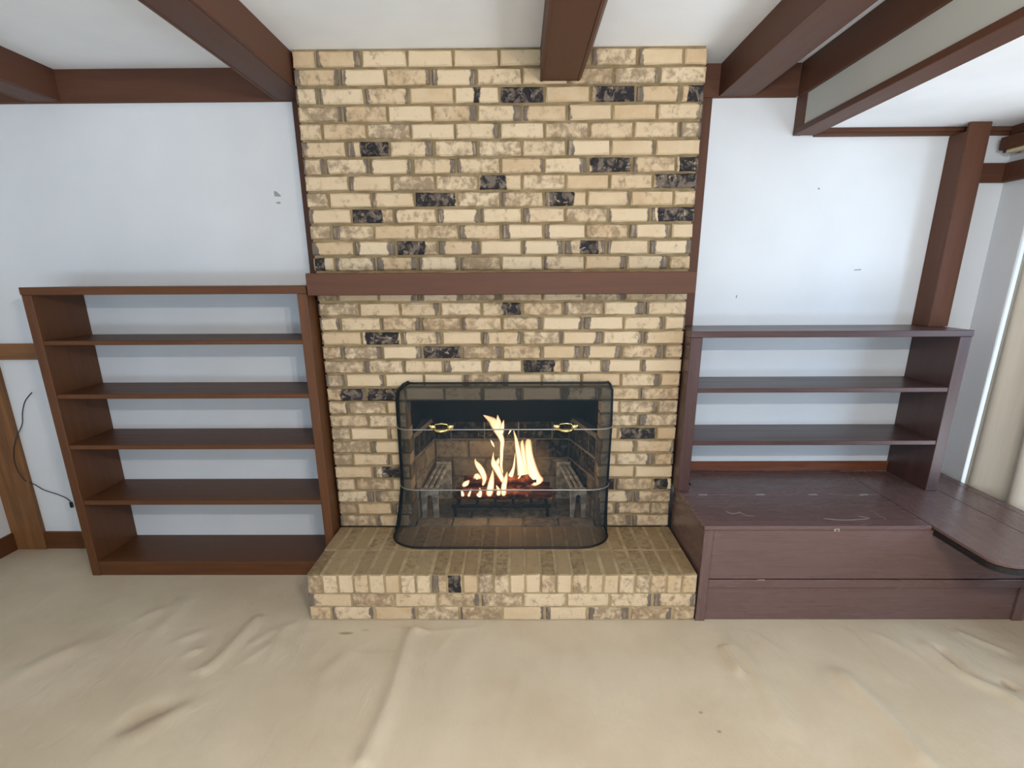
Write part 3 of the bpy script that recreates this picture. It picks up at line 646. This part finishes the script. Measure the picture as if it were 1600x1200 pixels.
log((-.235,.220,ZH+.187), (.17,.226,ZH+.188), .026, 'glowing reddish log resting on top of the two lower logs', 3)
em = N('flame'); lw = em.n('ShaderNodeLayerWeight'); lw.inputs[0].default_value = .5; gz = em.n('ShaderNodeSeparateXYZ'); em.l(em.n('ShaderNodeTexCoord').outputs['Generated'], gz.inputs[0])
core = em.math('POWER', em.math('SUBTRACT', 1.0, lw.outputs['Facing']), 1.3)
ec = em.mix(em.ramp(core,(.15,.9,0,1)), (1.0,.24,.03,1), (1.0,.78,.44,1)); ec = em.mix(em.ramp(gz.outputs[2],(.35,1.0,0,.4)), ec, (1.0,.52,.2,1))
ems = em.n('ShaderNodeEmission'); em.l(ec, ems.inputs[0]); em.l(em.ramp(core,(.15,.95,.5,4.2)), ems.inputs[1]); tr = em.n('ShaderNodeBsdfTransparent'); mx = em.n('ShaderNodeMixShader')
al = em.math('MULTIPLY', em.ramp(core,(.05,.85,.0,.95)), em.ramp(gz.outputs[2],(.55,1.05,1,.35))); em.l(al, mx.inputs[0]); em.l(tr.outputs[0], mx.inputs[1]); em.l(ems.outputs[0], mx.inputs[2]); em.l(mx.outputs[0], em.out.inputs[0])
fi = thing('fire', (-.02,.22,ZH+.10), 'yellow and white flames leaping from the burning logs in the firebox', 'fire')
for y, pts in FLAMES:
    L = smooth_line([(x,z,w) for x,z,w in pts], 4); bm = bmesh.new(); c = Vector((L[0][0], y, L[0][1])); rings = []; seg = 10
    for i, (x,z,w) in enumerate(L):
        j0, j1 = L[max(i-1,0)], L[min(i+1,len(L)-1)]; t = Vector((j1[0]-j0[0],0,j1[1]-j0[1])).normalized(); u = Vector((t.z,0,-t.x)); w = max(w,.001)
        if i == 0: w *= .5
        dd = min(w, .04)
        rings.append([bm.verts.new(Vector((x,y,z))-c+u*w*math.cos(2*math.pi*k/seg)+Vector((0,1,0))*dd*math.sin(2*math.pi*k/seg)) for k in range(seg)])
    for a, b in zip(rings[:-1],rings[1:]):
        for k in range(seg): bm.faces.new((a[k],a[(k+1)%seg],b[(k+1)%seg],b[k]))
    bm.faces.new(rings[0]); bm.faces.new(rings[-1]); bmesh.ops.recalc_face_normals(bm, faces=list(bm.faces))
    obj('flame', me_from_bm(bm,'flame',True), em.m, fi, c)
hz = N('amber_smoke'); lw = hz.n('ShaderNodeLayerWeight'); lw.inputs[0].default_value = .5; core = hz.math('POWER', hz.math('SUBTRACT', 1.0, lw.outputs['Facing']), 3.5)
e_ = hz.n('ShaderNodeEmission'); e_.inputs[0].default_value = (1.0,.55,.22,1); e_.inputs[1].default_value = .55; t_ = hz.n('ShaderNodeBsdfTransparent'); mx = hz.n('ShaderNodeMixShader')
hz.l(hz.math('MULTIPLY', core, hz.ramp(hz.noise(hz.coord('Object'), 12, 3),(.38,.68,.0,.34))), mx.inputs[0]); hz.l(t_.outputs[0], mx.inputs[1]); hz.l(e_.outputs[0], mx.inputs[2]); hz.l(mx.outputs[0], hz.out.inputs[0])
for cx, cy, cz, sx, sz in ((.17,.33,.52,.10,.12), (.02,.34,.46,.16,.10), (-.16,.30,.43,.10,.06)):
    bm = bmesh.new(); bmesh.ops.create_uvsphere(bm, u_segments=16, v_segments=10, radius=1.0); bmesh.ops.scale(bm, vec=(sx,.05,sz), verts=bm.verts)
    setp(obj('glowing_smoke', me_from_bm(bm,'glowing_smoke',True), hz.m, fi, (cx,cy,cz)), 'faint amber glow', None, None, 'stuff')
light('fire_glow', 'POINT', (-.02,.16,.56), 5.0, (1.0,.66,.38), radius=.10)
